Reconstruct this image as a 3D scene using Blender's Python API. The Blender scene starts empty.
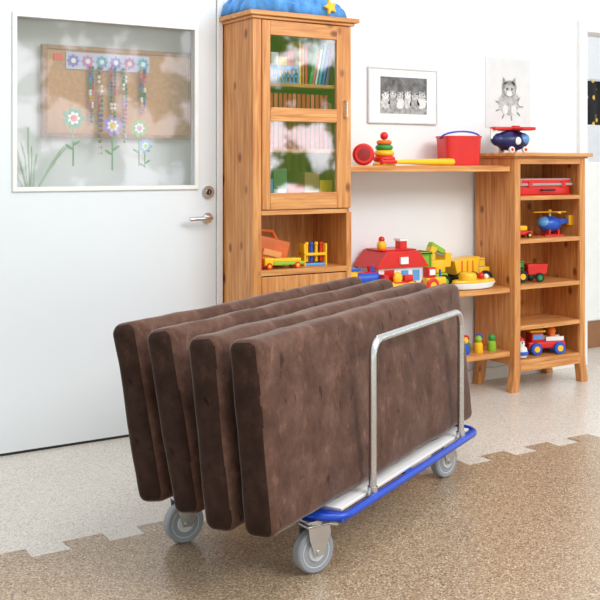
import bpy, bmesh, math, random
from mathutils import Vector, Matrix, noise
random.seed(4)
C=bpy.context.scene.collection
def col(r,g,b):
    f=lambda v:((v/255)/12.92 if v/255<=.04045 else (((v/255)+.055)/1.055)**2.4)
    return (f(r),f(g),f(b),1)
def nt(name):
    m=bpy.data.materials.new(name); m.use_nodes=True
    t=m.node_tree; b=t.nodes['Principled BSDF']
    return m,t,b
MC={}
def pm(name,c,rough=.45,metal=0,var=.07,scale=12,bump=0,bscale=200,trans=0,sheen=0,emit=0):
    if name in MC: return MC[name]
    m,t,b=nt(name); N=t.nodes;L=t.links
    tc=N.new('ShaderNodeTexCoord'); n=N.new('ShaderNodeTexNoise'); n.inputs['Scale'].default_value=scale; n.inputs['Detail'].default_value=4
    L.new(tc.outputs['Object'],n.inputs['Vector'])
    cc=col(*c)
    r=N.new('ShaderNodeValToRGB')
    r.color_ramp.elements[0].position=.3; r.color_ramp.elements[1].position=.7
    r.color_ramp.elements[0].color=tuple(v*(1-var) for v in cc[:3])+(1,)
    r.color_ramp.elements[1].color=tuple(min(1,v*(1+var)) for v in cc[:3])+(1,)
    L.new(n.outputs['Fac'],r.inputs['Fac']); L.new(r.outputs['Color'],b.inputs['Base Color'])
    b.inputs['Roughness'].default_value=rough; b.inputs['Metallic'].default_value=metal
    if sheen: b.inputs['Sheen Weight'].default_value=sheen
    if bump:
        n2=N.new('ShaderNodeTexNoise'); n2.inputs['Scale'].default_value=bscale; L.new(tc.outputs['Object'],n2.inputs['Vector'])
        bp=N.new('ShaderNodeBump'); bp.inputs['Strength'].default_value=bump; bp.inputs['Distance'].default_value=.002
        L.new(n2.outputs['Fac'],bp.inputs['Height']); L.new(bp.outputs['Normal'],b.inputs['Normal'])
    MC[name]=m; return m
def wood(name,scale,c1,c2,c3):
    m,t,b=nt(name);N=t.nodes;L=t.links
    tc=N.new('ShaderNodeTexCoord'); mp=N.new('ShaderNodeMapping'); mp.inputs['Scale'].default_value=scale
    L.new(tc.outputs['Object'],mp.inputs['Vector'])
    n=N.new('ShaderNodeTexNoise'); n.inputs['Scale'].default_value=6.5; n.inputs['Detail'].default_value=7; n.inputs['Distortion'].default_value=.5
    L.new(mp.outputs['Vector'],n.inputs['Vector'])
    r=N.new('ShaderNodeValToRGB'); e=r.color_ramp.elements
    e[0].position=.30;e[0].color=col(*c1); e[1].position=.70;e[1].color=col(*c3); x=e.new(.5); x.color=col(*c2)
    L.new(n.outputs['Fac'],r.inputs['Fac'])
    mp2=N.new('ShaderNodeMapping'); mp2.inputs['Scale'].default_value=tuple(.6*s**.16 for s in scale)
    L.new(tc.outputs['Object'],mp2.inputs['Vector'])
    v=N.new('ShaderNodeTexVoronoi'); v.inputs['Scale'].default_value=9; L.new(mp2.outputs['Vector'],v.inputs['Vector'])
    kr=N.new('ShaderNodeValToRGB'); kr.color_ramp.elements[0].position=.07; kr.color_ramp.elements[0].color=(.9,.9,.9,1); kr.color_ramp.elements[1].position=.16; kr.color_ramp.elements[1].color=(0,0,0,1)
    L.new(v.outputs['Distance'],kr.inputs['Fac'])
    mx=N.new('ShaderNodeMix'); mx.data_type='RGBA'; mx.inputs[7].default_value=col(118,62,28)
    L.new(kr.outputs['Color'],mx.inputs[0]); L.new(r.outputs['Color'],mx.inputs[6]); L.new(mx.outputs[2],b.inputs['Base Color'])
    b.inputs['Roughness'].default_value=.38
    return m
PV=wood('pine_vertical',(9,9,.6),(180,108,54),(205,138,76),(222,162,100))
PH=wood('pine_horizontal',(.6,9,9),(184,113,58),(209,144,82),(226,168,106))
def floormat(name,base,a,b_,sc,joint=None):
    m,t,b=nt(name);N=t.nodes;L=t.links
    tc=N.new('ShaderNodeTexCoord')
    v=N.new('ShaderNodeTexVoronoi'); v.inputs['Scale'].default_value=sc; L.new(tc.outputs['Object'],v.inputs['Vector'])
    s=N.new('ShaderNodeSeparateColor'); L.new(v.outputs['Color'],s.inputs['Color'])
    r=N.new('ShaderNodeValToRGB'); r.color_ramp.interpolation='CONSTANT'; e=r.color_ramp.elements
    e[0].position=0;e[0].color=col(*a); e[1].position=.13; e[1].color=col(*base[0]); 
    for p,cc in ((.38,base[1]),(.62,base[2]),(.86,b_)):
        x=e.new(p); x.color=col(*cc)
    L.new(s.outputs[0],r.inputs['Fac'])
    n=N.new('ShaderNodeTexNoise'); n.inputs['Scale'].default_value=2; L.new(tc.outputs['Object'],n.inputs['Vector'])
    r2=N.new('ShaderNodeValToRGB'); r2.color_ramp.elements[0].color=(.96,.96,.96,1); r2.color_ramp.elements[1].color=(1,1,1,1); L.new(n.outputs['Fac'],r2.inputs['Fac'])
    mx=N.new('ShaderNodeMix'); mx.data_type='RGBA'; mx.blend_type='MULTIPLY'; mx.inputs[0].default_value=1
    L.new(r.outputs['Color'],mx.inputs[6]); L.new(r2.outputs['Color'],mx.inputs[7]); L.new(mx.outputs[2],b.inputs['Base Color'])
    b.inputs['Roughness'].default_value=.28
    return m
FL=floormat('floor_light_speckle',((218,211,200),(225,219,209),(209,202,190)),(186,176,162),(235,231,224),210)
FB=floormat('floor_brown_speckle',((168,143,115),(156,131,103),(179,155,128)),(112,89,66),(210,192,166),230)
def velvet(name,d1,d2,d3,seed):
    m,t,b=nt(name);N=t.nodes;L=t.links
    tc=N.new('ShaderNodeTexCoord'); mp=N.new('ShaderNodeMapping'); mp.inputs['Location'].default_value=(seed,seed*.7,seed*.3)
    L.new(tc.outputs['Object'],mp.inputs['Vector'])
    n=N.new('ShaderNodeTexNoise'); n.inputs['Scale'].default_value=9; n.inputs['Detail'].default_value=14; n.inputs['Roughness'].default_value=.72; n.inputs['Distortion'].default_value=.1
    L.new(mp.outputs['Vector'],n.inputs['Vector'])
    r=N.new('ShaderNodeValToRGB'); e=r.color_ramp.elements
    e[0].position=.26;e[0].color=col(*d1); e[1].position=.76;e[1].color=col(*d3); x=e.new(.5);x.color=col(*d2)
    L.new(n.outputs['Fac'],r.inputs['Fac'])
    mp3=N.new('ShaderNodeMapping'); mp3.inputs['Location'].default_value=(seed*2,seed,seed); mp3.inputs['Rotation'].default_value=(0,.7,0); mp3.inputs['Scale'].default_value=(1.6,1,.85); L.new(tc.outputs['Object'],mp3.inputs['Vector'])
    n3=N.new('ShaderNodeTexNoise'); n3.inputs['Scale'].default_value=14; n3.inputs['Detail'].default_value=6; n3.inputs['Roughness'].default_value=.55; n3.inputs['Distortion'].default_value=.2; L.new(mp3.outputs['Vector'],n3.inputs['Vector'])
    r3=N.new('ShaderNodeValToRGB'); q=r3.color_ramp.elements; q[0].position=.31; q[0].color=(.5,.48,.47,1); q[1].position=.36; q[1].color=(1,1,1,1); y=q.new(.61); y.color=(1,1,1,1); y=q.new(.66); y.color=(1.4,1.37,1.35,1)
    L.new(n3.outputs['Fac'],r3.inputs['Fac'])
    mx=N.new('ShaderNodeMix'); mx.data_type='RGBA'; mx.blend_type='MULTIPLY'; mx.inputs[0].default_value=1
    L.new(r.outputs['Color'],mx.inputs[6]); L.new(r3.outputs['Color'],mx.inputs[7]); L.new(mx.outputs[2],b.inputs['Base Color'])
    b.inputs['Roughness'].default_value=.95; b.inputs['Sheen Weight'].default_value=.45; b.inputs['Sheen Roughness'].default_value=.3; b.inputs['Sheen Tint'].default_value=(1,.9,.86,1)
    b.inputs['Specular IOR Level'].default_value=.1
    n2=N.new('ShaderNodeTexNoise'); n2.inputs['Scale'].default_value=200; n2.inputs['Detail'].default_value=5; L.new(tc.outputs['Object'],n2.inputs['Vector'])
    bp=N.new('ShaderNodeBump'); bp.inputs['Strength'].default_value=.4; bp.inputs['Distance'].default_value=.003
    L.new(n2.outputs['Fac'],bp.inputs['Height']); L.new(bp.outputs['Normal'],b.inputs['Normal'])
    return m
def glassmat(name,haze,gl):
    m=bpy.data.materials.new(name); m.use_nodes=True; t=m.node_tree;N=t.nodes;L=t.links
    N.clear(); o=N.new('ShaderNodeOutputMaterial'); tr=N.new('ShaderNodeBsdfTransparent'); g=N.new('ShaderNodeBsdfGlossy'); g.inputs['Roughness'].default_value=.02
    d=N.new('ShaderNodeBsdfDiffuse'); n=N.new('ShaderNodeTexNoise'); n.inputs['Scale'].default_value=3
    rr=N.new('ShaderNodeValToRGB'); rr.color_ramp.elements[0].color=(.8,.83,.85,1); rr.color_ramp.elements[1].color=(.95,.95,.95,1)
    L.new(n.outputs['Fac'],rr.inputs['Fac']); L.new(rr.outputs['Color'],d.inputs['Color'])
    m1=N.new('ShaderNodeMixShader'); m1.inputs[0].default_value=gl; L.new(tr.outputs[0],m1.inputs[1]); L.new(g.outputs[0],m1.inputs[2])
    m2=N.new('ShaderNodeMixShader'); m2.inputs[0].default_value=haze; L.new(m1.outputs[0],m2.inputs[1]); L.new(d.outputs[0],m2.inputs[2])
    L.new(m2.outputs[0],o.inputs['Surface']); return m
G1=glassmat('door_window_glass',.08,.07)
G2=glassmat('cabinet_glass',.0,.22)
WALL=pm('wall_paint',(236,238,241),.7,var=.015,scale=2)
DOORM=pm('door_paint',(226,230,234),.45,var=.015,scale=1.5)
TRIM=pm('trim_paint',(238,238,238),.4,var=.02)
CHR=pm('chrome',(215,217,220),.25,1,var=.04)
STEEL=pm('brushed_steel',(205,207,210),.25,.95,var=.05)
BLUEF=pm('blue_powder_coat',(22,68,186),.3,var=.05)
WHITE=pm('white_plastic',(236,236,234),.4,var=.03)
RED=pm('red_plastic',(214,34,30),.32,var=.05)
YEL=pm('yellow_plastic',(246,192,30),.32,var=.05)
GRN=pm('green_plastic',(40,150,62),.32,var=.05)
LIME=pm('lime_plastic',(140,190,50),.35,var=.05)
BLU=pm('blue_plastic',(36,88,196),.32,var=.05)
SKY=pm('sky_blue_plastic',(96,160,222),.35,var=.05)
NAVY=pm('navy_plastic',(26,34,92),.35,var=.05)
ORG=pm('orange_plastic',(236,116,36),.35,var=.05)
BLK=pm('black_rubber',(30,30,32),.6,var=.1)
GREY=pm('grey_plastic',(140,144,150),.45,var=.05)
TIRE=pm('grey_tire',(152,157,165),.5,var=.05)
HUB=pm('grey_hub',(212,214,218),.35,var=.04)
PAPER=pm('paper',(240,240,238),.8,var=.02)

class M:
    def __init__(s): s.bm=bmesh.new(); s.ms=[]
    def _m(s,n0,mat):
        if mat not in s.ms: s.ms.append(mat)
        i=s.ms.index(mat); s.bm.faces.ensure_lookup_table()
        for f in s.bm.faces[n0:]: f.material_index=i
    def box(s,lo,hi,mat,rot=None,bev=0):
        n0=len(s.bm.faces); lo=Vector(lo);hi=Vector(hi);c=(lo+hi)/2;d=hi-lo
        mtx=Matrix.Translation(c)@(rot.to_4x4() if rot else Matrix.Identity(4))@Matrix.Diagonal((abs(d.x),abs(d.y),abs(d.z),1))
        r=bmesh.ops.create_cube(s.bm,size=1,matrix=mtx)
        if bev:
            ed=list({e for v in r['verts'] for e in v.link_edges})
            bmesh.ops.bevel(s.bm,geom=ed,offset=bev,segments=3,affect='EDGES',profile=.5)
        s._m(n0,mat); return s
    def cyl(s,p0,p1,r0,mat,r1=None,seg=24):
        n0=len(s.bm.faces);p0=Vector(p0);p1=Vector(p1);d=p1-p0
        q=Vector((0,0,1)).rotation_difference(d.normalized()).to_matrix().to_4x4()
        bmesh.ops.create_cone(s.bm,cap_ends=True,cap_tris=False,segments=seg,radius1=r0,radius2=r0 if r1 is None else r1,depth=d.length,matrix=Matrix.Translation((p0+p1)/2)@q)
        s._m(n0,mat); return s
    def ball(s,c,r,mat,seg=20,rot=None):
        n0=len(s.bm.faces)
        if not hasattr(r,'__len__'): r=(r,r,r)
        bmesh.ops.create_uvsphere(s.bm,u_segments=seg,v_segments=max(6,seg//2+2),radius=1,matrix=Matrix.Translation(c)@(rot.to_4x4() if rot else Matrix.Identity(4))@Matrix.Diagonal((*r,1)))
        s._m(n0,mat); return s
    def lathe(s,prof,c,mat,seg=28,axis='Z',sq=0):
        n0=len(s.bm.faces); rings=[]
        for (r,h) in prof:
            ring=[]
            for i in range(seg):
                a=2*math.pi*i/seg; ca,sa=math.cos(a),math.sin(a)
                if sq:
                    k=1/((abs(ca)**sq+abs(sa)**sq)**(1/sq)); ca*=k; sa*=k
                if axis=='Z': p=(c[0]+r*ca,c[1]+r*sa,c[2]+h)
                elif axis=='Y': p=(c[0]+r*ca,c[1]+h,c[2]+r*sa)
                else: p=(c[0]+h,c[1]+r*ca,c[2]+r*sa)
                ring.append(s.bm.verts.new(p))
            rings.append(ring)
        for k in range(len(rings)-1):
            for i in range(seg):
                j=(i+1)%seg
                s.bm.faces.new((rings[k][i],rings[k][j],rings[k+1][j],rings[k+1][i]))
        s.bm.faces.new(rings[0]); s.bm.faces.new(rings[-1])
        s._m(n0,mat); return s
    def tube(s,pts,r,mat,closed=False,seg=12):
        n0=len(s.bm.faces); pts=[Vector(p) for p in pts]; n=len(pts); rings=[]; up=None
        for i,p in enumerate(pts):
            if closed: t=(pts[(i+1)%n]-pts[i-1]).normalized()
            else: t=(pts[min(i+1,n-1)]-pts[max(i-1,0)]).normalized()
            if up is None:
                up=t.cross(Vector((0,0,1)))
                if up.length<.1: up=t.cross(Vector((0,1,0)))
                up.normalize()
            else:
                up=(up-t*up.dot(t)).normalized()
            w=t.cross(up)
            rings.append([s.bm.verts.new(p+up*r*math.cos(2*math.pi*k/seg)+w*r*math.sin(2*math.pi*k/seg)) for k in range(seg)])
        for i in range(n if closed else n-1):
            a=rings[i];b=rings[(i+1)%n]
            for k in range(seg):
                j=(k+1)%seg; s.bm.faces.new((a[k],a[j],b[j],b[k]))
        if not closed:
            s.bm.faces.new(rings[0]); s.bm.faces.new(rings[-1])
        s._m(n0,mat); return s
    def prism(s,poly,y0,y1,mat):
        n0=len(s.bm.faces)
        a=[s.bm.verts.new((x,y0,z)) for x,z in poly]; b=[s.bm.verts.new((x,y1,z)) for x,z in poly]
        s.bm.faces.new(a); s.bm.faces.new(b[::-1])
        for i in range(len(poly)):
            j=(i+1)%len(poly); s.bm.faces.new((a[i],a[j],b[j],b[i]))
        s._m(n0,mat); return s
    def disc(s,cx,cz,rx,rz,y0,y1,mat,seg=20,ang=0,fuzz=0):
        ca,sa=math.cos(ang),math.sin(ang); P=[]
        for i in range(seg):
            t=2*math.pi*i/seg; k=1+fuzz*(random.random()-.5); x=rx*k*math.cos(t); z=rz*k*math.sin(t); P.append((cx+x*ca-z*sa,cz+x*sa+z*ca))
        return s.prism(P,y0,y1,mat)
    def flower(s,cx,cz,r,y0,y1,mat,pet=7,dip=.55):
        P=[]
        for i in range(pet*6):
            t=2*math.pi*i/(pet*6); rr=r*(dip+(1-dip)*abs(math.cos(pet*t/2)))
            P.append((cx+rr*math.cos(t),cz+rr*math.sin(t)))
        return s.prism(P,y0,y1,mat)
    def out(s,name,parent=None,bevel=0,label=None,cat=None,kind=None,group=None,loc=None,rz=0):
        bmesh.ops.recalc_face_normals(s.bm,faces=s.bm.faces[:])
        me=bpy.data.meshes.new(name); s.bm.to_mesh(me); s.bm.free()
        for m in s.ms: me.materials.append(m)
        me.polygons.foreach_set('use_smooth',[True]*len(me.polygons)); me.set_sharp_from_angle(angle=math.radians(38))
        o=bpy.data.objects.new(name,me); C.objects.link(o)
        if parent: o.parent=parent
        if loc: o.location=loc
        o.rotation_euler[2]=rz
        if bevel:
            b=o.modifiers.new('Bevel','BEVEL'); b.width=bevel; b.segments=2; b.limit_method='ANGLE'; b.angle_limit=math.radians(40)
        if label: o['label']=label
        if cat: o['category']=cat
        if kind: o['kind']=kind
        if group: o['group']=group
        return o
def thing(name,label,cat,loc=(0,0,0),rz=0,group=None,sc=1):
    e=bpy.data.objects.new(name,None); e.empty_display_size=.05; C.objects.link(e); e.location=loc; e.rotation_euler[2]=rz; e.scale=(sc,sc,sc)
    e['label']=label; e['category']=cat
    if group: e['group']=group
    return e
def rx(a): return Matrix.Rotation(a,3,'X')
def ry(a): return Matrix.Rotation(a,3,'Y')
def rzm(a): return Matrix.Rotation(a,3,'Z')

# ------------------------------------------------ camera
cam=bpy.data.cameras.new('camera'); co=bpy.data.objects.new('camera',cam); C.objects.link(co)
co.location=(0,0,1.28); co.rotation_euler=(math.radians(90),0,math.radians(-32.3))
cam.lens=60.6; cam.sensor_width=36; cam.shift_y=-.225; bpy.context.scene.camera=co

# ------------------------------------------------ room
WY=4.5
m=M()
m.box((-1.2,-1.5,-.05),(8.5,7.2,0),FL)
x=-1.2+.06; edge=[]
while x<8.2:
    edge+= [(x,3.25),(x+.135,3.25),(x+.131,3.33),(x+.274,3.33),(x+.27,3.25)]
    x+=.27
E2=[]
for p in edge:
    if not E2 or (Vector(p)-Vector(E2[-1])).length>1e-4: E2.append(p)
n0=len(m.bm.faces)
poly=[(-1.2,-1.5),(-1.2,3.25)]+E2+[(8.5,3.25),(8.5,-1.5)]
top=[m.bm.verts.new((a,b,.002)) for a,b in poly]
m.bm.faces.new(top); m._m(n0,FB)
bmesh.ops.triangulate(m.bm,faces=[f for f in m.bm.faces if len(f.verts)>4])
m.out('floor',kind='structure')
m=M()
m.box((-1.2,WY,0),(1.10,WY+.12,2.8),WALL)
m.box((1.10,WY,2.2),(2.36,WY+.12,2.8),WALL)
m.box((2.36,WY,0),(4.98,WY+.12,2.8),WALL)
m.box((4.98,WY,2.17),(6.0,WY+.12,2.8),WALL)
m.box((6.0,WY,0),(8.5,WY+.12,2.8),WALL)
m.out('wall_back',kind='structure')
m=M(); m.box((1.0,4.66,0),(2.7,4.72,2.8),WALL); m.out('wall_hall',kind='structure')
m=M(); m.box((4.4,6.6,0),(8.5,6.7,2.8),pm('side_room_paint',(232,234,237),.7,var=.02)); m.out('wall_side_room',kind='structure')
m=M(); m.box((2.325,4.44,0),(2.355,4.60,2.2),TRIM); m.box((1.09,4.44,0),(1.12,4.60,2.2),TRIM); m.box((1.12,4.44,2.17),(2.325,4.60,2.2),TRIM)
m.out('trim_1',kind='structure',bevel=.003)
m=M(); m.box((4.93,4.47,0),(5.0,4.64,2.13),TRIM); m.box((4.93,4.47,2.13),(6.05,4.64,2.20),TRIM); m.box((5.98,4.47,0),(6.05,4.64,2.13),TRIM)
m.out('trim_2',kind='structure',bevel=.004)
m=M(); m.box((2.36,4.485,0),(4.93,4.5,.07),TRIM); m.out('baseboard_back',kind='structure')
# left door leaf
door=M()
X0,X1,Z0,Z1=1.125,2.32,.012,2.165; gx0,gx1,gz0,gz1=1.325,2.205,1.178,1.942
door.box((X0,4.45,Z0),(gx0,4.49,Z1),DOORM); door.box((gx1,4.45,Z0),(X1,4.49,Z1),DOORM)
door.box((gx0,4.45,Z0),(gx1,4.49,gz0),DOORM); door.box((gx0,4.45,gz1),(gx1,4.49,Z1),DOORM)
d=door.out('door_1',kind='structure')
m=M()
w=.017
m.box((gx0-w,4.438,gz0-w),(gx0+.004,4.45,gz1+w),WHITE).box((gx1-.004,4.438,gz0-w),(gx1+w,4.45,gz1+w),WHITE)
m.box((gx0,4.438,gz0-w),(gx1,4.45,gz0+.004),WHITE).box((gx0,4.438,gz1-.004),(gx1,4.45,gz1+w),WHITE)
m.out('window_molding',d,bevel=.003)
m=M(); m.box((gx0,4.464,gz0),(gx1,4.468,gz1),G1); m.out('glass_pane',d)
m=M()
m.cyl((2.27,4.449,1.02),(2.27,4.437,1.02),.026,CHR); m.cyl((2.27,4.44,1.02),(2.27,4.40,1.02),.010,CHR)
m.tube([(2.27,4.40,1.02),(2.255,4.393,1.02),(2.23,4.392,1.02),(2.15,4.392,1.018)],.010,CHR)
m.out('lever_handle',d,label='chrome lever handle')
m=M(); m.cyl((2.275,4.449,1.147),(2.275,4.438,1.147),.031,CHR); m.cyl((2.275,4.438,1.147),(2.275,4.432,1.147),.014,STEEL); m.box((2.273,4.430,1.139),(2.277,4.433,1.155),BLK); m.out('lock_cylinder',d)
m=M(); m.box((1.125,4.452,.0),(2.32,4.488,.012),BLK); m.out('door_gap_shade',d)  # black strip stands in for the shaded gap under the door leaf
# cork board behind the glass
CORK=pm('cork',(200,146,98),.8,var=.16,scale=60); OAK=pm('board_frame_wood',(160,104,56),.5)
cb=thing('cork_board','cork notice board in wooden frame behind door glass','notice board',(0,0,0))
m=M(); m.box((1.52,4.63,1.42),(2.26,4.645,1.83),CORK); m.out('cork_panel',cb)
m=M(); m.box((1.50,4.618,1.41),(1.525,4.648,1.845),OAK).box((2.255,4.618,1.41),(2.28,4.648,1.845),OAK).box((1.525,4.618,1.41),(2.255,4.648,1.43),OAK).box((1.525,4.618,1.825),(2.255,4.648,1.845),OAK); m.out('board_frame',cb,bevel=.002)
st=M(); st.box((1.615,4.622,1.735),(2.04,4.629,1.815),pm('lilac_paper',(200,206,232),.8))
st=st.out('flower_strip',label='pale paper strip printed with round flowers',cat='paper strip')
pc=[pm('pastel_pink',(205,130,190),.8),pm('pastel_violet',(140,125,205),.8),pm('pastel_teal',(95,175,205),.8)]
m=M()
for i in range(6):
    cx=1.65+i*.071; m.flower(cx,1.775,.031,4.619,4.622,pc[(i*2+1)%3],8,.7); m.disc(cx,1.775,.012,.012,4.617,4.620,WHITE)
m.out('printed_flower',st)
m=M(); m.box((1.555,4.624,1.775),(1.60,4.629,1.805),pm('red_note',(235,70,40),.7)); m.out('name_tag',label='small orange red note pinned on the cork board',cat='tag')
BD=[pm('bead_red',(170,20,24),.4),pm('bead_gold',(200,140,20),.4),pm('bead_green',(20,110,50),.4),pm('bead_blue',(20,60,160),.4),pm('bead_pink',(210,80,150),.4),WHITE,pm('bead_teal',(20,130,150),.4)]
for k,(cx,zb,wd) in enumerate(((1.735,1.48,.006),(1.78,1.32,.007),(1.845,1.42,.010),(1.905,1.38,.006),(2.0,1.53,.010))):
    m=M(); n=36
    for i in range(n):
        t=i/(n-1); s_=-1 if t<.5 else 1; tt=abs(t-.5)*2
        zz=zb+(1.745-zb)*tt**.9; xx=cx+s_*wd*math.sin(min(1,tt*1.6)*math.pi/2)
        m.ball((xx,4.608,zz),.0082,BD[(i//2*3+k*2)%7],seg=8)
    m.out('bead_necklace',label='colourful bead necklace hanging from the notice board',cat='necklace',group='bead necklaces on the notice board')
STEM=pm('stem_green',(90,150,95),.6)
FP=[(pm('flower_green',(80,160,130),.7),pm('flower_red',(215,110,110),.7)),(pm('flower_violet',(155,135,210),.7),pm('flower_gold',(225,190,90),.7)),(pm('flower_leaf',(120,185,110),.7),pc[0]),(pm('flower_sky',(125,175,220),.7),pm('flower_lime',(160,200,110),.7))]
for k,(cx,cz,s_) in enumerate(((1.60,1.495,1.1),(1.79,1.465,1.05),(1.925,1.455,.9),(1.955,1.37,.75))):
    a,b_=FP[k]
    pn=thing('paper_flower',['teal green paper flower with red centre on a stem','violet paper flower with yellow centre on a stem','leaf green paper flower with pink centre on a stem','light blue paper flower with green centre on a stem'][k],'paper flower',(cx,4.48,cz),group='paper flowers on the door glass',sc=s_)
    m=M(); m.flower(0,0,.048,-.003,0,a,7,.6); m.out('petals',pn)
    m=M(); m.flower(0,0,.028,-.005,-.0031,WHITE,7,.6); m.disc(0,0,.014,.014,-.0075,-.0051,b_); m.out('flower_center',pn)
    m=M(); m.box((-.003,0.001,-.14 if k==3 else -.2),(.003,.004,-.03),STEM); m.disc(.018,-.10,.02,.006,.001,.004,STEM,ang=.6).disc(-.018,-.12,.02,.006,.001,.004,STEM,ang=-.6+math.pi); m.out('stem',pn)
pl=thing('potted_plant','green leafy plant behind the door window','plant',(1.43,4.57,1.0))
m=M(); m.lathe([(.03,0),(.045,.09),(.04,.09)],(0,0,0),WHITE); m.out('pot',pl)
m=M()
for i in range(12):
    a=random.uniform(-1.2,1.2); L_=random.uniform(.2,.34)
    pts=[(math.sin(a)*L_*t*.6,(random.random()-.5)*.03,.09+.02+math.cos(a*.6)*L_*t*1.15-.06*t*t*abs(a)) for t in (0,.35,.7,1)]
    m.tube(pts,.0038,pm('pale_leaf',(175,200,170),.6),seg=5)
m.out('leaves',pl)
m=M(); m.box((1.2,4.50,.97),(1.62,4.655,1.0),WHITE); m.out('plant_shelf',label='small white ledge below the door window',cat='shelf')

# ------------------------------------------------ tall bookcase
CX0,CX1,CF,CB=2.362,2.93,4.15,4.478
tc=thing('bookcase','tall pine bookcase with glazed upper door','bookcase')
m=M()
m.box((CX0,CF+.02,0),(CX0+.022,CB,1.975),PV); m.box((CX1-.022,CF+.02,0),(CX1,CB,1.975),PV)
m.box((CX0+.022,CB-.01,.05),(CX1-.022,CB,1.975),PV)
m.box((CX0,CF,0),(CX0+.045,CF+.02,1.975),PV); m.box((CX1-.03,CF,0),(CX1,CF+.02,1.045),PV)
for z in (.08,1.045,1.66,1.34): m.box((CX0+.022,CF+.024,z),(CX1-.022,CB-.01,z+.018),PH)
m.box((CX0+.045,CF,1.04),(CX1-.03,CF+.02,1.062),PH)
m.box((CX0+.022,CF+.0,.75),(CX1-.022,CB-.01,.776),PH)
m.box((CX0+.045,CF,.03),(CX1-.03,CF+.02,.08),PH)
m.out('body',tc,bevel=.002)
m=M(); m.box((CX0-.012,CF-.012,1.975),(CX1+.012,CB,1.99),PH); m.box((CX0-.03,CF-.03,1.99),(CX1+.03,CB,2.012),PH); m.out('crown',tc,bevel=.004)
D0,D1,DZ0,DZ1=CX0+.048,CX1-.006,1.066,1.972
m=M(); y0,y1=CF-.004,CF+.018
m.box((D0,y0,DZ0),(D0+.045,y1,DZ1),PV); m.box((D1-.085,y0,DZ0),(D1,y1,DZ1),PV)
m.box((D0+.045,y0,DZ0),(D1-.085,y1,DZ0+.08),PH); m.box((D0+.045,y0,DZ1-.07),(D1-.085,y1,DZ1),PH); m.box((D0+.045,y0,1.49),(D1-.085,y1,1.556),PH)
gd=m.out('glass_door',tc,bevel=.003)
for a,b in ((DZ0+.08,1.49),(1.556,DZ1-.07)):
    m=M(); m.box((D0+.045,CF+.006,a),(D1-.085,CF+.009,b),G2); m.out('glass_pane',gd)
m=M(); m.tube([(D1-.04,y0,1.60),(D1-.04,y0-.022,1.595),(D1-.04,y0-.022,1.52),(D1-.04,y0,1.515)],.0055,CHR,seg=8); m.out('handle',gd,label='thin metal pull handle')
m=M(); m.box((CX0+.048,CF+.002,.085),(CX1-.033,CF+.018,.745),PV); m.out('lower_panel',tc,bevel=.003)
def book(x,y,z,w,h,dp,c,tilt=0,group=''):
    e=thing('book','%s-spined upright book on the bookcase shelf'%c[0],'book',(x,y,z),0,group)
    cm=pm('cover_'+c[0],c[1],.5)
    m=M(); R=ry(tilt)
    for lo,hi in (((0,0,0),(.002,dp,h)),((w-.002,0,0),(w,dp,h)),((0,0,0),(w,.003,h))):
        m.box(lo,hi,cm)
    dz=w*math.sin(tilt) if tilt>0 else 0
    T=Matrix.Translation((0,0,dz))@R.to_4x4()
    m.bm.transform(T); m.out('cover',e)
    m=M(); m.box((.002,.003,.003),(w-.002,dp-.004,h-.003),PAPER); m.bm.transform(T); m.out('pages',e)
    return e
names=[('red',(225,35,30)),('yellow',(250,195,30)),('blue',(30,85,200)),('white',(240,240,235)),('green',(50,165,75)),('orange',(248,120,30)),('violet',(130,65,160)),('turquoise',(40,170,210)),('pink',(235,75,110))]
x=2.648
for i in range(9):
    w=random.choice([.013,.016,.018]); h=random.uniform(.16,.215)
    tl=0 if i<3 else .2
    book(x+(.004 if i==3 else 0),4.20,1.679,w,h,.16,names[(i*4+1)%9],tl,'picture books on the upper shelf'); x+=(w+.0035)/math.cos(tl)
x=2.40
for i in range(17):
    w=.022; book(x,4.20,1.359,w,.27 if i<16 else .23,.18,('dark red',(200,36,32)) if i%4 else ('pale red',(224,100,84)),0,'red binders on the middle shelf'); x+=w+.0045
bk=thing('storage_basket','light blue plastic basket on the bookcase shelf','basket',(2.56,4.265,1.679))
m=M(); m.box((-.08,-.07,0),(.08,.07,.008),SKY)
for i in range(8):
    xx=-.077+i*.022; m.box((xx-.004,-.074,0),(xx+.004,-.068,.075),SKY); m.box((xx-.004,.068,0),(xx+.004,.074,.075),SKY)
m.box((-.083,-.076,.07),(.083,-.066,.085),SKY).box((-.083,.066,.07),(.083,.076,.085),SKY).box((-.083,-.076,0),(-.075,.076,.085),SKY).box((.075,-.076,0),(.083,.076,.085),SKY).box((-.08,-.074,.03),(.08,-.069,.04),SKY)
m.out('basket_body',bk)
m=M(); m.box((-.06,-.05,.009),(-.02,.05,.15),WHITE).box((-.015,-.05,.009),(.03,.05,.13),YEL).box((.035,-.05,.009),(.065,.05,.16),RED); m.out('contents',bk)
KR=pm('kraft_card',(176,130,84),.7); MU=pm('muted_green_card',(96,130,90),.7)
for i,(xx,w,h,mt,nm) in enumerate(((2.42,.10,.15,SKY,'light blue'),(2.53,.07,.20,MU,'muted green'),(2.61,.09,.12,RED,'red'),(2.71,.08,.18,KR,'brown'),(2.80,.07,.14,YEL,'yellow'))):
    e=thing('game_box','small %s cardboard game box with lid'%nm,'box',(xx,4.24,1.063),group='game boxes behind the glass door')
    m=M(); m.box((0,0,0),(w,.16,h*.7),PAPER); m.out('box_base',e)
    m=M(); m.box((-.003,-.003,h*.5),(w+.003,.163,h),mt); m.out('lid',e,bevel=.001)

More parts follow.
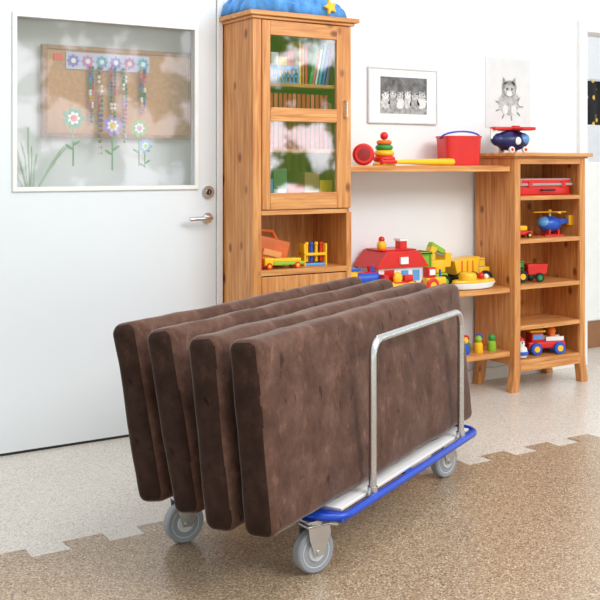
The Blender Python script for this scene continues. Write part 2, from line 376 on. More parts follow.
# blue cloth on top
pb=thing('plush_blanket','crumpled blue plush blanket with yellow star on the bookcase top','blanket',(2.635,4.315,2.012))
BP=pm('blue_plush',(80,146,212),.95,var=.35,scale=14,bump=.5,bscale=120,sheen=.3)
m=M(); nx,ny=96,48; G=[]
for i in range(nx+1):
    row=[]
    for j in range(ny+1):
        u,v=i/nx*2-1,j/ny*2-1
        fall=max(0,1-max(abs(u)**5,abs(v)**6))
        px=u*.285+.03*noise.noise(Vector((u*2,v*5,2)))*abs(u); py=v*.150+.022*noise.noise(Vector((u*7,v*2,5)))
        rid=1-abs(noise.noise(Vector((u*4+v*1.5,v*3,3))))*2.2
        rid2=1-abs(noise.noise(Vector((u*9-v*3,v*5,8))))*2.2
        h=.004+fall**.5*(.028+.05*(.5+.5*noise.noise(Vector((u*2.6,v*2,1))))*(1.1-u*.5)+.04*max(0,rid)+.018*max(0,rid2))
        row.append(m.bm.verts.new((px,py,h)))
    G.append(row)
for i in range(nx):
    for j in range(ny): m.bm.faces.new((G[i][j],G[i+1][j],G[i+1][j+1],G[i][j+1]))
m._m(0,BP)
bl=m.out('blanket_cloth',pb); sd=bl.modifiers.new('Solidify','SOLIDIFY'); sd.thickness=.004; sd.offset=1
P=[]
for i in range(10):
    r_=.042 if i%2==0 else .02; a=math.pi/2+.3+i*math.pi/5; P.append((.17+r_*math.cos(a),.052+r_*math.sin(a)))
m=M(); m.prism(P,-.168,-.150,YEL); m.out('star_patch',pb,bevel=.004)

# ------------------------------------------------ shelf unit
su=thing('shelf_unit','pine wall shelf boards between the two bookcases','shelf')
for z0,z1 in ((1.243,1.277),(.56,.59),(.20,.23)):
    m=M(); m.box((CX1+.002,4.18,z0),(4.046,4.478,z1),PH); m.out('shelf_board',su,bevel=.003)
m=M(); m.box((CX1+.002,4.20,0),(CX1+.03,4.478,.56),PV); m.out('side_panel',su)

# ------------------------------------------------ low bookcase
BX0,BX1=4.05,4.62
lb=thing('bookcase','low open pine bookcase with flared feet','bookcase')
m=M()
m.box((BX0,CF+.02,.15),(BX0+.022,CB,1.318),PV); m.box((BX1-.022,CF+.02,.15),(BX1,CB,1.318),PV)
m.box((BX0+.022,CB-.01,.15),(BX1-.022,CB,1.318),PV)
m.box((BX0,CF,.13),(BX0+.045,CF+.02,1.318),PV); m.box((BX1-.045,CF,.13),(BX1,CF+.02,1.318),PV)
m.box((BX0+.045,CF,1.285),(BX1-.045,CF+.02,1.318),PH)
m.out('body',lb,bevel=.002)
for z in (1.105,.86,.60,.37,.175):
    m=M(); m.box((BX0+.0225,CF+.004 if z<.2 else CF+.021,z-.022),(BX1-.0225,CB-.011,z),PH)
    if z>.2: m.box((BX0+.0455,CF+.001,z-.024),(BX1-.0455,CF+.021,z),PH)
    m.out('shelf_board',lb)
m=M(); m.box((BX0-.012,CF-.012,1.3185),(BX1+.012,CB,1.328),PH).box((BX0-.03,CF-.03,1.328),(BX1+.035,CB,1.35),PH); m.out('top_board',lb,bevel=.004)
m=M(); m.box((BX0+.045,CF,.112),(BX1-.045,CF+.02,.152),PH); m.out('apron',lb)
def foot(x,s,yb):
    m=M()
    P=[(x,.15),(x+s*.055,.15),(x+s*.045,.10),(x+s*.03,.0),(x-s*.025,.0),(x-s*.006,.10)]
    if s<0: P=P[::-1]
    m.prism(P,yb,yb+.045,PV)
    m.out('foot',lb,bevel=.002)
foot(BX0,1,CF-.001); foot(BX1,-1,CF-.001); foot(BX0,1,CB-.05); foot(BX1,-1,CB-.05)

# ------------------------------------------------ pictures
e=thing('framed_picture','black and white kitten print in pale frame on wall','picture',(3.28,4.5,1.512))
W_,H_=.49,.31
PF=pm('pale_frame',(205,207,210),.4)
m=M(); m.box((0,-.016,0),(W_,-.001,.007),PF).box((0,-.016,H_-.007),(W_,-.001,H_),PF).box((0,-.016,.007),(.007,-.001,H_-.007),PF).box((W_-.007,-.016,.007),(W_,-.001,H_-.007),PF); m.out('picture_frame',e)
m=M(); m.box((.007,-.010,.007),(W_-.007,-.001,H_-.007),PAPER); m.out('mat_board',e)
DK=pm('print_dark',(110,110,111),.8,var=.5,scale=30); MG=pm('print_mid',(160,160,160),.8,var=.4,scale=60); LG=pm('print_light',(198,198,198),.8,var=.35,scale=70); LG2=pm('print_pale',(224,224,224),.8,var=.12,scale=60); EYE=pm('print_eye',(60,60,60),.8)
m=M(); m.box((.085,-.011,.055),(W_-.075,-.010,H_-.05),DK); m.box((.085,-.0115,.055),(W_-.075,-.011,.095),MG)
for i in range(6):
    cx=.118+i*.052; cz=.115+.006*(i%2); s_=.9+.25*random.random()
    m.disc(cx,cz,.030*s_,.034,-.0125,-.0115,[LG,MG,LG2][i%3],fuzz=.35,seg=40); m.disc(cx,cz+.04,.023*s_,.020,-.0135,-.0125,[LG2,LG,LG][i%3],fuzz=.3,seg=36)
    for sx in (-1,1): m.prism([(cx+sx*.006,cz+.053),(cx+sx*.020,cz+.047),(cx+sx*.019,cz+.066)][::sx],-.0135,-.0125,[LG,MG,LG][i%3])
    m.disc(cx-.008,cz+.042,.003,.003,-.0142,-.0135,EYE,seg=8); m.disc(cx+.008,cz+.042,.003,.003,-.0142,-.0135,EYE,seg=8); m.disc(cx,cz+.033,.002,.0016,-.0142,-.0135,EYE,seg=8)
m.out('print',e)
e=thing('poster','pencil drawing of a small animal on white paper','poster',(4.15,4.5,1.505))
SH=pm('drawing_sheet',(222,222,224),.8,var=.04); PG=pm('pencil_grey',(182,181,180),.85,var=.3,scale=60); PD=pm('pencil_dark',(150,149,148),.85,var=.4,scale=70)
m=M(); m.box((0,-.004,0),(.37,-.001,.42),SH); m.out('sheet',e)
m=M()
m.disc(.19,.15,.085,.07,-.006,-.004,PG,seg=60,fuzz=.25); m.disc(.19,.235,.06,.05,-.0072,-.006,PD,seg=60,fuzz=.2)
m.disc(.19,.225,.045,.034,-.008,-.0072,PG,seg=40,fuzz=.2); m.disc(.19,.208,.022,.018,-.009,-.008,LG2,seg=24)
for sx in (-1,1):
    m.prism([(.19+sx*.015,.275),(.19+sx*.055,.255),(.19+sx*.050,.305)][::sx],-.0072,-.006,PD)
    m.disc(.19+sx*.02,.235,.007,.007,-.0092,-.008,EYE,seg=12); m.disc(.19+sx*.035,.11,.022,.03,-.0085,-.006,LG2,seg=24,fuzz=.2)
for i in range(9):
    a=i*.7; m.disc(.19+.10*math.cos(a),.13+.07*math.sin(a),.018,.005,-.0068,-.004,PD,ang=a,seg=10)
m.out('drawing',e)

# ------------------------------------------------ toys
def wheels(e,xs,ys,r,w,mat,hub=YEL):
    for x_ in xs:
        for y_ in ys:
            m=M(); m.lathe([(r*.55,-w/2),(r*.92,-w/2),(r,-w*.3),(r,w*.3),(r*.92,w/2),(r*.55,w/2)],(x_,y_,r),mat,seg=20,axis='Y')
            m.cyl((x_,y_-w*.62,r),(x_,y_+w*.62,r),r*.5,hub,seg=16); m.out('wheel',e)
ZS=1.277
m=M(); m.lathe([(.012,-.018),(.045,-.020),(.056,-.010),(.058,0),(.056,.010),(.045,.020),(.012,.018)],(0,0,.058),RED,axis='Y')
e=m.out('toy_disc',label='red round toy disc standing on edge on the shelf',cat='toy',loc=(3.09,4.27,ZS),rz=-.5)
m=M(); m.lathe([(.020,-.0225),(.034,-.0205),(.034,-.019),(.020,-.019)],(0,0,.058),pm('dark_red',(150,20,20),.4),axis='Y'); m.out('groove',e)
e=thing('stacking_toy','ring stacking toy with red, yellow and green rings','toy',(3.255,4.31,ZS))
m=M(); m.lathe([(.06,0),(.062,.006),(.058,.016),(.01,.018),(.008,.165)],(0,0,0),YEL); m.out('base',e)
def ring(z,R,r,mt):
    m=M(); m.tube([((R-r)*math.cos(a*math.pi/12),(R-r)*math.sin(a*math.pi/12),z) for a in range(24)],r,mt,closed=True,seg=10); m.out('ring',e)
ring(.035,.060,.017,RED); ring(.066,.054,.016,YEL); ring(.096,.048,.015,GRN); ring(.123,.042,.013,ORG)
m=M(); m.ball((0,0,.158),.022,RED,seg=16); m.out('top_knob',e)
e=thing('toy_bat','yellow plastic bat with red handle lying on shelf','toy',(3.17,4.225,ZS+.0195))
m=M(); m.lathe([(.009,.10),(.011,.14),(.016,.28),(.0195,.46),(.018,.49),(.008,.50)],(0,0,0),YEL,axis='X'); m.out('barrel',e)
m=M(); m.lathe([(.014,0),(.015,.008),(.0095,.015),(.0095,.10)],(-.0,0,0),RED,axis='X'); m.out('grip',e)
e=thing('toy_bucket','boxy red plastic bucket with thin blue handle','bucket',(3.79,4.325,ZS),-.25)
m=M(); m.lathe([(.098,0),(.103,.004),(.110,.155),(.114,.155),(.114,.165),(.104,.165),(.102,.15),(.09,.012)],(0,0,0),RED,seg=48,sq=7); m.bm.transform(Matrix.Diagonal((1,.75,1,1))); m.out('bucket_body',e)
m=M(); m.tube([(-.118,0,.150)]+[(-.120*math.cos(t*math.pi/14),-.02-.03*math.sin(t*math.pi/14),.155+.035*math.sin(t*math.pi/14)) for t in range(1,14)]+[(.118,0,.150)],.005,BLU,seg=8); m.out('handle',e,label='blue bucket handle')
e=thing('toy_airplane','chunky navy blue toy airplane with red wings on bookcase top','toy',(4.16,4.29,1.35),-.15,sc=1.15)
m=M(); m.ball((0,0,.062),(.098,.062,.052),NAVY,seg=28); m.ball((-.07,0,.065),(.05,.036,.034),NAVY); m.out('fuselage',e)
m=M(); m.box((-.010,-.11,.112),(.070,.11,.128),RED,bev=.005); m.box((-.115,-.024,.113),(.115,.024,.130),RED,bev=.005); m.cyl((.027,0,.10),(.027,0,.137),.022,RED); m.out('wing',e)
m=M(); m.ball((.045,-.02,.07),(.042,.044,.032),SKY); m.ball((0,-.056,.06),(.02,.008,.02),WHITE); m.out('canopy',e)
m=M(); m.prism([(-.125,.07),(-.095,.07),(-.10,.11),(-.125,.12)],-.006,.006,WHITE); m.out('tail_fin',e)
wheels(e,(-.03,.05),(-.045,.045),.016,.014,WHITE,RED)
e=thing('toolbox','red plastic case with grey lid on bookcase shelf','case',(4.345,4.29,1.105))
m=M(); m.box((-.2,-.09,0),(.2,.09,.062),RED,bev=.008); m.out('case_base',e)
m=M(); m.box((-.205,-.095,.062),(.205,.095,.098),pm('smoked_lid',(170,150,150),.25),bev=.008); m.box((-.21,-.1,.056),(.21,-.092,.07),RED); m.out('lid',e)
for sx in (-.15,.12):
    m=M(); m.box((sx,-.105,.05),(sx+.03,-.1005,.08),RED); m.out('latch',e)
m=M(); m.tube([(-.05,-.099,.03),(-.05,-.115,.03),(.05,-.115,.03),(.05,-.099,.03)],.005,BLK,seg=8); m.out('handle',e)
e=thing('toy_helicopter','blue toy helicopter with light blue rotor on shelf','toy',(4.46,4.28,.86),-.25)
m=M(); m.ball((0,0,.07),(.075,.05,.048),BLU,seg=26); m.prism([(.04,.06),(.14,.085),(.14,.10),(.03,.10)],-.012,.012,BLU); m.out('fuselage',e)
m=M(); m.ball((-.035,0,.078),(.045,.044,.036),SKY); m.out('windshield',e)
m=M(); m.cyl((0,0,.11),(0,0,.14),.008,WHITE); m.box((-.11,-.009,.138),(.11,.009,.144),SKY).box((-.009,-.11,.138),(.009,.11,.144),SKY); m.ball((0,0,.145),.013,YEL); m.out('rotor',e)
m=M(); m.box((-.06,-.05,0),(.07,-.038,.01),RED).box((-.06,.038,0),(.07,.05,.01),RED).box((-.03,-.044,.01),(-.02,.044,.04),RED).box((.03,-.044,.01),(.04,.044,.04),RED); m.out('skid',e)
m=M(); m.box((.12,-.02,.06),(.15,.02,.12),YEL,bev=.004); m.out('tail',e)
e=thing('toy_car','small yellow and red toy car on bookcase shelf','toy',(4.20,4.26,.86),-.2)
m=M(); m.box((-.07,-.03,.014),(.07,.03,.04),RED,bev=.008); m.out('body',e)
m=M(); m.box((-.03,-.026,.04),(.035,.026,.07),YEL,bev=.008); m.out('cab',e)
wheels(e,(-.042,.042),(-.032,.032),.016,.012,BLK,YEL)
e=thing('toy_robot','small white and blue toy robot on bookcase shelf','toy',(4.17,4.40,.86),-.2)
m=M(); m.box((-.025,-.02,.03),(.025,.02,.09),WHITE,bev=.005); m.box((-.022,-.015,0),(-.004,.015,.03),BLU).box((.004,-.015,0),(.022,.015,.03),BLU); m.out('body',e)
m=M(); m.box((-.018,-.018,.092),(.018,.018,.125),BLU,bev=.005); m.out('head',e)
e=thing('toy_tractor','green toy tractor with red trailer on bookcase shelf','toy',(4.245,4.27,.60),-.25)
m=M(); m.box((-.12,-.03,.04),(-.02,.03,.075),GRN,bev=.006); m.box((-.065,-.032,.07),(-.02,.032,.125),GRN,bev=.006); m.box((-.06,-.0335,.09),(-.028,.0335,.115),BLK); m.cyl((-.10,0,.07),(-.10,0,.10),.005,BLK); m.out('body',e)
m=M(); m.prism([(.0,.045),(.12,.045),(.13,.105),(-.005,.105)],-.045,.045,RED); m.box((-.02,-.006,.045),(.0,.006,.055),BLK); m.out('trailer',e,bevel=.004)
wheels(e,(-.04,),(-.042,.042),.036,.02,BLK,YEL); wheels(e,(-.105,),(-.036,.036),.022,.016,BLK,YEL); wheels(e,(.07,),(-.05,.05),.028,.016,BLK,GRN)
e=thing('toy_fire_engine','red toy engine with yellow wheels and blue roof','toy',(4.38,4.25,.175),-.3)
m=M(); m.box((-.12,-.045,.035),(.12,.045,.075),RED,bev=.01); m.box((-.1,-.04,.07),(-.02,.04,.13),RED,bev=.01); m.out('body',e)
m=M(); m.box((-.09,-.042,.09),(-.03,.042,.118),SKY); m.out('cab_window',e)
m=M(); m.box((-.11,-.045,.13),(-.01,.045,.142),YEL,bev=.004); m.cyl((.05,0,.07),(.05,0,.12),.022,YEL); m.ball((.05,0,.13),.026,ORG); m.out('roof',e)
m=M(); m.box((.0,-.03,.076),(.115,-.022,.10),WHITE).box((.0,.022,.076),(.115,.03,.10),WHITE); m.out('ladder',e)
wheels(e,(-.075,.075),(-.05,.05),.036,.024,BLU,YEL)
e=thing('toy_figure','round white and blue toy figure with red hat','toy',(4.16,4.215,.175))
m=M(); m.lathe([(.01,0),(.034,.006),(.042,.03),(.034,.06),(.02,.07)],(0,0,0),WHITE); m.out('body',e)
m=M(); m.lathe([(.043,.02),(.0445,.026),(.0435,.036),(.042,.04)],(0,0,0),BLU); m.out('belt',e)
m=M(); m.ball((0,0,.085),.025,WHITE); m.ball((-.008,-.022,.09),.005,NAVY,seg=8).ball((.010,-.021,.09),.005,NAVY,seg=8); m.out('head',e)
m=M(); m.lathe([(.024,.098),(.02,.11),(.006,.122)],(0,0,0),RED); m.out('hat',e)
cl=[BLU,GRN,YEL,RED,LIME]; nm=['blue','green','yellow','red','lime green']
for i in range(5):
    e=thing('peg_figure','small %s peg toy figure on the lower shelf'%nm[i],'toy',(3.77+i*.05,4.25+.05*(i%2),.23),group='peg figures on the lower shelf',sc=1.2)
    m=M(); m.lathe([(.02,0),(.022,.004),(.02,.04),(.012,.048)],(0,0,0),cl[i]); m.out('body',e)
    m=M(); m.ball((0,0,.062),.017,cl[(i+2)%5],seg=14); m.out('head',e)

ZM=.59
e=thing('toy_house','white toy farmhouse with large red gabled roof','toy',(3.335,4.355,ZM),-.05,sc=1.22)
m=M(); m.box((-.12,-.08,0),(.12,.08,.125),WHITE); m.box((-.13,-.09,0),(.13,.09,.012),GRN); m.out('walls',e)
m=M(); m.prism([(-.142,.118),(.142,.118),(.085,.19),(-.085,.19)],-.095,.095,RED); m.box((-.09,-.07,.19),(.09,.07,.196),RED); m.out('roof',e,bevel=.004)
m=M(); m.box((.03,-.03,.19),(.065,.01,.235),RED).box((.025,-.035,.229),(.07,.015,.239),WHITE); m.out('chimney',e)
m=M(); m.box((-.09,-.084,.03),(-.04,-.0801,.11),RED); m.out('door',e)
for sx in (.0,.06):
    m=M(); m.box((sx,-.084,.06),(sx+.035,-.0801,.105),SKY); m.out('window',e)
m=M(); m.box((-.02,-.106,.135),(.02,-.085,.165),WHITE); m.out('dormer',e)
m=M(); m.ball((-.05,0,.21),(.022,.02,.025),YEL); m.ball((-.05,0,.237),.014,RED); m.out('rooster',e)
e=thing('toy_train','yellow and blue toy train on the middle shelf','toy',(3.06,4.28,ZM),-.1,sc=1.2)
m=M(); m.box((-.08,-.04,.025),(.10,.04,.06),YEL,bev=.008); m.box((-.08,-.04,.06),(-.02,.04,.12),YEL,bev=.006); m.out('body',e)
m=M(); m.cyl((-.01,0,.08),(.095,0,.08),.03,BLU); m.cyl((.065,0,.10),(.065,0,.135),.012,RED,r1=.018); m.box((-.09,-.045,.12),(-.01,.045,.13),RED); m.out('boiler',e)
wheels(e,(-.05,.02,.075),(-.045,.045),.026,.014,RED,YEL)
e=thing('toy_racer','red toy racing car with yellow seat','toy',(3.28,4.212,ZM),.0,sc=.95)
m=M(); m.box((-.11,-.02,.03),(.11,.02,.08),RED,bev=.008); m.prism([(-.11,.06),(-.08,.06),(-.09,.125),(-.12,.125)],-.022,.022,YEL); m.out('body',e)
m=M(); m.ball((-.01,0,.10),(.03,.018,.035),YEL); m.box((.03,-.016,.08),(.09,.016,.115),RED,bev=.006); m.out('driver',e)
wheels(e,(-.07,.07),(-.024,.024),.04,.010,YEL,RED)
e=thing('toy_tractor','yellow toy tractor with red wheels on shelf','toy',(3.53,4.225,ZM),0,sc=1)
m=M(); m.box((-.065,-.025,.04),(.065,.025,.085),YEL,bev=.008); m.box((-.06,-.024,.085),(-.005,.024,.14),RED,bev=.006); m.out('body',e)
m=M(); m.box((-.052,-.0255,.10),(-.014,.0255,.13),WHITE); m.out('cab_window',e)
m=M(); m.cyl((.04,0,.08),(.04,0,.125),.006,BLU); m.out('exhaust',e)
wheels(e,(-.035,),(-.03,.03),.042,.012,RED,YEL); wheels(e,(.045,),(-.03,.03),.026,.012,RED,YEL)
e=thing('toy_crane','lime green and yellow toy digger truck','toy',(3.60,4.38,ZM),-.05,sc=1.35)
m=M(); m.box((-.06,-.045,.03),(.08,.045,.065),LIME,bev=.006); m.out('chassis',e)
m=M(); m.box((-.06,-.042,.065),(-.052,.042,.15),LIME).box((-.008,-.042,.065),(.0,.042,.15),LIME).box((-.062,-.044,.145),(.002,.044,.157),LIME,bev=.003).box((-.052,-.036,.065),(-.008,.036,.145),BLK); m.out('cab',e)
m=M(); m.box((-.0,-.035,.066),(.075,.035,.12),YEL,bev=.006); m.box((.005,-.018,.10),(.035,.018,.175),YEL,rot=ry(.3)); m.box((.015,-.016,.155),(.09,.016,.177),LIME,rot=ry(.5)); m.cyl((.03,-.02,.15),(.075,-.02,.135),.004,GREY); m.out('crane_arm',e,bevel=.003)
m=M(); m.prism([(.070,.09),(.100,.09),(.107,.145),(.075,.15)],-.034,.034,YEL); m.out('grab_bucket',e)
wheels(e,(-.03,.055),(-.048,.048),.03,.02,BLK,LIME)
e=thing('toy_dump_truck','big yellow toy dump truck with black wheels','toy',(3.90,4.385,ZM),-.05,sc=.96)
m=M(); m.box((-.125,-.05,.045),(.14,.05,.065),BLK); m.out('chassis',e)
m=M(); m.box((.06,-.05,.066),(.14,.05,.11),YEL,bev=.008); m.box((.05,-.045,.066),(.11,.045,.165),YEL,bev=.008); m.box((.06,-.0465,.115),(.10,.0465,.15),GREY); m.out('cab',e)
m=M(); m.prism([(-.115,.07),(.035,.07),(.045,.14),(.055,.165),(.055,.175),(-.135,.155)],-.06,.06,YEL)
for q in (-.08,-.04,.0): m.box((q-.005,-.065,.075),(q+.005,.065,.155),ORG)
m.out('dump_bed',e,bevel=.003)
wheels(e,(-.085,0,.10),(-.056,.056),.045,.024,BLK,GREY)
e=thing('toy_boat','white and yellow flat round toy boat at shelf edge','toy',(3.82,4.235,ZM),0,sc=1.08)
m=M(); m.lathe([(.06,0),(.085,.006),(.098,.028),(.10,.036),(.08,.036),(.075,.03)],(0,0,0),WHITE,seg=32); 
for v in m.bm.verts: v.co.x*=1.45; v.co.y*=.5
m.out('hull',e)
m=M(); m.lathe([(.10,.0365),(.104,.040),(.10,.050),(.078,.050)],(0,0,0),YEL,seg=32)
for v in m.bm.verts: v.co.x*=1.35; v.co.y*=.5
m.out('rim',e)
m=M(); m.lathe([(.044,.045),(.048,.07),(.04,.085),(.0201,.09)],(-.04,0,0),YEL); m.ball((.05,0,.066),.018,RED); m.ball((.085,0,.06),.014,WHITE); m.out('cabin',e)
# niche toys
e=thing('toy_dumper','orange wooden toy block box tilted on shelf','toy',(2.545,4.32,.776),-.1)
m=M(); m.box((-.10,-.045,.025),(.09,.045,.145),pm('orange_wood',(214,104,44),.45,var=.15),rot=ry(.25),bev=.006)
m.out('block_body',e)
m=M(); m.box((-.05,-.05,.055),(.05,.05,.085),pm('pale_wood',(232,160,94),.5),rot=ry(.25)); m.tube([(-.09,0,.13),(-.085,0,.185),(.02,0,.175),(.05,0,.12)],.011,ORG,seg=8); m.out('grip',e)
e=thing('toy_flatbed','green and yellow wooden toy truck in niche','toy',(2.53,4.215,.776),-.05)
m=M(); m.box((-.03,-.03,.018),(.14,.03,.034),LIME,bev=.003); m.box((-.03,-.03,.034),(.12,.03,.05),YEL,bev=.003); m.out('bed',e)
m=M(); m.box((-.08,-.03,.018),(-.03,.03,.055),YEL,bev=.005); m.out('cab',e)
m=M(); m.box((-.115,-.02,.0),(-.085,.02,.05),RED,bev=.006); m.out('red_block',e)
wheels(e,(-.055,.10),(-.028,.028),.016,.012,RED,YEL)
e=thing('hammer_bench','yellow and blue toy hammer peg bench','toy',(2.775,4.27,.776),-.1)
m=M(); m.box((-.065,-.035,.05),(.065,.035,.064),YEL,bev=.003).box((-.065,-.035,0),(-.055,.035,.11),YEL,bev=.003).box((.055,-.035,0),(.065,.035,.11),YEL,bev=.003); m.out('bench',e)
for i in range(4):
    m=M(); xx=-.04+i*.027; m.cyl((xx,-.01,.02),(xx,-.01,.105),.008,[YEL,BLU,SKY,YEL][i],seg=12); m.ball((xx,-.01,.108),.011,[YEL,BLU,YEL,RED][i],seg=12); m.out('peg',e)
m=M(); m.box((-.06,-.03,.0),(.06,.03,.012),SKY,bev=.003); m.out('base',e)

# ------------------------------------------------ side room contents
CL=bpy.data.materials.new('floral_cloth'); CL.use_nodes=True; t=CL.node_tree; b=t.nodes['Principled BSDF']
v=t.nodes.new('ShaderNodeTexVoronoi'); v.inputs['Scale'].default_value=14; tcn=t.nodes.new('ShaderNodeTexCoord'); t.links.new(tcn.outputs['Object'],v.inputs['Vector'])
r=t.nodes.new('ShaderNodeValToRGB'); e_=r.color_ramp.elements; e_[0].position=.2;e_[0].color=col(225,185,60); e_[1].position=.34;e_[1].color=col(20,22,26); x_=e_.new(.27); x_.color=col(120,70,40)
t.links.new(v.outputs['Distance'],r.inputs['Fac']); t.links.new(r.outputs['Color'],b.inputs['Base Color']); b.inputs['Roughness'].default_value=.9
m=M(); n0=0
prev=None
for i in range(46):
    xx=5.78+i*.03; yy=5.55+.02*math.sin(i*1.1)
    a=m.bm.verts.new((xx,yy,1.60)); c_=m.bm.verts.new((xx,yy,1.95))
    if prev: m.bm.faces.new((prev[0],a,c_,prev[1]))
    prev=(a,c_)
m._m(0,CL); m.out('curtain',label='dark floral curtain hanging in the side room',cat='curtain')
m=M(); m.cyl((5.7,5.55,1.955),(7.3,5.55,1.955),.012,CHR); m.out('curtain_rod',label='metal curtain rod in the side room',cat='rod')
e=thing('cupboard','white cupboard with brown plinth inside the side room','cupboard',(5.85,5.05,0))
m=M(); m.box((-.45,-.18,.19),(.45,.2,1.3),WALL); m.out('body',e,bevel=.004)
m=M(); m.box((-.45,-.17,0),(.45,.2,.19),pm('brown_plinth',(150,104,70),.5)); m.out('plinth',e)
for sx in (-.44,.005):
    m=M(); m.box((sx,-.198,.2),(sx+.435,-.181,1.29),TRIM); dd=m.out('door',e,bevel=.003)
    m=M(); m.ball((sx+(.40 if sx<-.1 else .035),-.21,.85),.013,STEEL,seg=12); m.out('knob',dd)

# ------------------------------------------------ cart
AZ=math.radians(27.5); OX,OY=1.68,2.57
cart=thing('mattress_trolley','blue steel trolley with chrome hoop and grey casters','trolley',(OX,OY,0),AZ)
A1,B0,B1,ZF=1.29,-.05,.62,.190
def rrect(a0,a1,b0,b1,r,z,n=8):
    P=[]
    for (cx,cy,st) in ((a1-r,b0+r,-90),(a1-r,b1-r,0),(a0+r,b1-r,90),(a0+r,b0+r,180)):
        for i in range(n+1):
            a=math.radians(st+90*i/n); P.append((cx+r*math.cos(a),cy+r*math.sin(a),z))
    return P
m=M(); m.tube(rrect(.055,A1,B0,B1,.08,ZF),.0130,BLUEF,closed=True)
for a in (.11,.65,1.22): m.box((a-.03,B0,ZF-.013),(a+.03,B1,ZF-.004),BLUEF)
m.out('frame',cart)
m=M(); m.box((.14,B0+.034,ZF-.003),(A1-.03,B1-.014,ZF+.008),WHITE); m.out('deck',cart,bevel=.003)
def arc(c,r,a0,a1,b,n=8): return [(c[0]+r*math.cos(math.radians(a0+(a1-a0)*i/n)),b,c[1]+r*math.sin(math.radians(a0+(a1-a0)*i/n))) for i in range(n+1)]
ha,hb,hz,hr,hp=.325,1.12,.700,.06,-.034
m=M(); m.tube([(ha,hp,ZF-.01),(ha,hp,.4)]+arc((ha+hr,hz-hr),hr,180,90,hp)+arc((hb-hr,hz-hr),hr,90,0,hp)+[(hb,hp,.4),(hb,hp,ZF-.01)],.013,CHR,seg=16)
m.cyl((ha,hp,ZF+.0),(ha,hp,ZF+.03),.017,CHR); m.cyl((hb,hp,ZF),(hb,hp,ZF+.03),.017,CHR)
m.out('push_hoop',cart,label='chrome tubular hoop')
def caster(a,b,rot):
    e=M(); R=rzm(rot)
    r=.069
    e.box((-.05,-.045,.171),(.05,.045,.177),STEEL); e.cyl((0,0,.155),(0,0,.173),.03,STEEL)
    e.box((-.04,-.03,.147),(.045,.03,.157),STEEL,bev=.003)
    for s in (-1,1):
        e.prism([(-.038,.153),(.042,.153),(.047,.125),(.018,.060),(-.014,.060),(-.033,.115)],s*.027,s*.030,STEEL)
    e.cyl((0,-.035,r),(0,.035,r),.008,CHR)
    e.box((.04,-.02,.140),(.085,.02,.148),STEEL,rot=ry(.3),bev=.002)
    bmesh.ops.rotate(e.bm,verts=e.bm.verts[:],cent=(0,0,0),matrix=R)
    o=e.out('caster',cart,loc=(a,b,.002))
    w=M(); w.lathe([(.050,-.017),(.063,-.0185),(.0685,-.013),(.069,0),(.0685,.013),(.063,.0185),(.050,.017)],(0,0,r),TIRE,seg=40,axis='Y')
    w.lathe([(.012,-.022),(.028,-.022),(.032,-.014),(.050,-.0175),(.050,.0175),(.032,.014),(.028,.022),(.012,.022)],(0,0,r),HUB,seg=32,axis='Y')
    bmesh.ops.rotate(w.bm,verts=w.bm.verts[:],cent=(0,0,0),matrix=R)
    w.out('wheel',o)
for a,b,rt in ((.085,.055,-.45),(.085,.56,-.5),(1.20,.070,-.3),(1.20,.55,-.4)): caster(a,b,rt)

# mattresses
def coords(L,r):
    k=[0,.12,.3,.5,.75,1]; n=max(2,int((L-2*r)/.03))
    return [-L/2+r*t for t in k]+[-L/2+r+(L-2*r)*i/n for i in range(1,n)]+[L/2-r*t for t in reversed(k)]
def rbox(Lx,Ly,Lz,r,seed):
    bm=bmesh.new(); dims=(Lx,Ly,Lz); cs=[coords(d_,r) for d_ in dims]
    for ax in range(3):
        u,v=[i for i in range(3) if i!=ax]
        for sg in (-1,1):
            g=[]
            for a in cs[u]:
                row=[]
                for b in cs[v]:
                    p=[0,0,0];p[u]=a;p[v]=b;p[ax]=sg*dims[ax]/2; row.append(bm.verts.new(p))
                g.append(row)
            for i in range(len(g)-1):
                for j in range(len(g[0])-1): bm.faces.new((g[i][j],g[i+1][j],g[i+1][j+1],g[i][j+1]))
    bmesh.ops.remove_doubles(bm,verts=bm.verts[:],dist=1e-5)
    for w in bm.verts:
        p=w.co.copy(); q=Vector([max(-dims[i]/2+r,min(dims[i]/2-r,p[i])) for i in range(3)]); n=(p-q)
        if n.length>1e-6: n.normalize(); w.co=q+n*r
        bul=(1-(2*p.x/Lx)**4)*(1-(2*p.z/Lz)**4)*.006 if abs(n.y)>.9 else 0
        k=noise.noise(p*5+Vector((seed,0,0)))*.005+noise.noise(p*14+Vector((0,seed,0)))*.002
        w.co+=n*(k+bul)
    return bm
TH,HT,LN=.106,.570,1.62
specs=[(-.240,.110,.105,0,'dark brown velvet mattress standing beside the chrome hoop'),
       (-.255,.238,.12,.003,'dark brown velvet mattress leaning on edge, second from the hoop'),
       (-.20,.395,.20,-.004,'dark brown velvet mattress leaning on edge, third from the hoop'),
       (-.165,.558,.215,-.006,'dark brown velvet mattress tilted most of the stack')]
VM=velvet('brown_velvet',(66,45,38),(93,67,57),(124,95,83),1.3); VD=velvet('brown_velvet_shaded_end',(38,26,22),(54,38,32),(76,56,48),7.1)  # second velvet is darker: shade of the end faces put into the colour
La=Vector((math.cos(AZ),math.sin(AZ),0)); Na=Vector((-math.sin(AZ),math.cos(AZ),0))
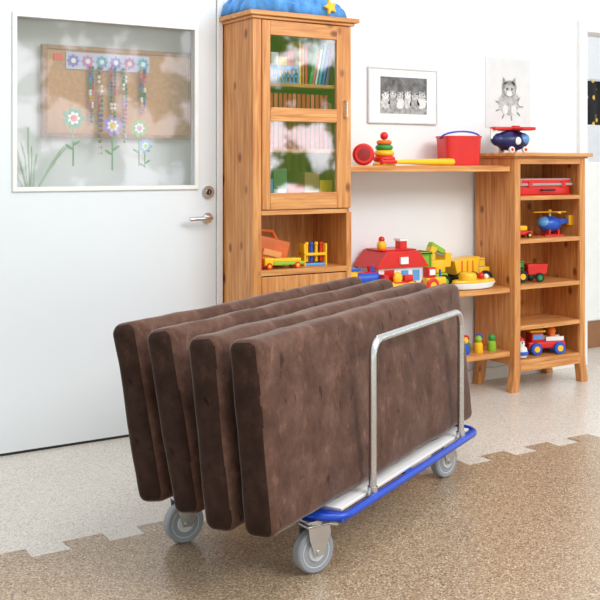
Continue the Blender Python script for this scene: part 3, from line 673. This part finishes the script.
for i,(a,bl,ti,yw,lab) in enumerate(specs):
    bm=rbox(LN,TH,HT,.034,i*3.7)
    bmesh.ops.translate(bm,verts=bm.verts[:],vec=(LN/2,-TH/2,HT/2))
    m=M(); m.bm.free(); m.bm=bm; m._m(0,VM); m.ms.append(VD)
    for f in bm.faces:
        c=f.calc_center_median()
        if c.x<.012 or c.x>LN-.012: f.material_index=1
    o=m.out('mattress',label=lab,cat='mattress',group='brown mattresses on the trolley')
    o.location=Vector((OX,OY,0))+La*a+Na*bl+Vector((0,0,ZF+.010))
    o.rotation_euler=(-ti,0,AZ+yw)

# ------------------------------------------------ light
w=bpy.data.worlds.new('world'); bpy.context.scene.world=w; w.use_nodes=True; t=w.node_tree; N=t.nodes; L=t.links
bg=N['Background']; bg.inputs['Strength'].default_value=.94
tcn=N.new('ShaderNodeTexCoord'); sp=N.new('ShaderNodeSeparateXYZ'); L.new(tcn.outputs['Generated'],sp.inputs[0])
r=N.new('ShaderNodeValToRGB'); e_=r.color_ramp.elements; e_[0].position=.44;e_[0].color=(0,0,0,1);e_[1].position=.60;e_[1].color=(0,0,0,1)
x_=e_.new(.47);x_.color=(1,1,1,1); x_=e_.new(.57);x_.color=(1,1,1,1)
ma=N.new('ShaderNodeMath'); ma.operation='MULTIPLY_ADD'; ma.inputs[1].default_value=.5; ma.inputs[2].default_value=.5; L.new(sp.outputs[2],ma.inputs[0]); L.new(ma.outputs[0],r.inputs['Fac'])
n=N.new('ShaderNodeTexNoise'); n.inputs['Scale'].default_value=24; n.inputs['Detail'].default_value=6; L.new(tcn.outputs['Generated'],n.inputs['Vector'])
r2=N.new('ShaderNodeValToRGB'); r2.color_ramp.elements[0].position=.48; r2.color_ramp.elements[0].color=col(110,165,70); r2.color_ramp.elements[1].position=.54; r2.color_ramp.elements[1].color=(2.6,2.65,2.7,1); L.new(n.outputs['Fac'],r2.inputs['Fac'])
mx=N.new('ShaderNodeMix'); mx.data_type='RGBA'; mx.inputs[6].default_value=(.965,.985,1,1); L.new(r.outputs['Color'],mx.inputs[0]); L.new(r2.outputs['Color'],mx.inputs[7]); L.new(mx.outputs[2],bg.inputs['Color'])
def area(name,loc,tgt,size,en,c=(1,1,1)):
    l=bpy.data.lights.new(name,'AREA'); l.shape='RECTANGLE'; l.size=size[0]; l.size_y=size[1]; l.energy=en; l.color=c
    o=bpy.data.objects.new(name,l); C.objects.link(o); o.location=loc; d_=Vector(tgt)-Vector(loc); o.rotation_euler=d_.to_track_quat('-Z','Y').to_euler()
area('window_light',(4.2,-.9,3.9),(2.6,4.2,.7),(2.8,1.8),168,(1,.998,.995))
area('overhead_light',(2.0,2.2,2.95),(2.0,2.6,0),(1.6,1.0),26,(.99,.995,1))  # soft area light from above, unseen, no fitting modelled
area('side_room_light',(6.2,5.6,2.7),(6.2,5.7,0),(1,1),25)  # unseen area light over the side room, without a fitting
bpy.context.scene.view_settings.view_transform='Standard'
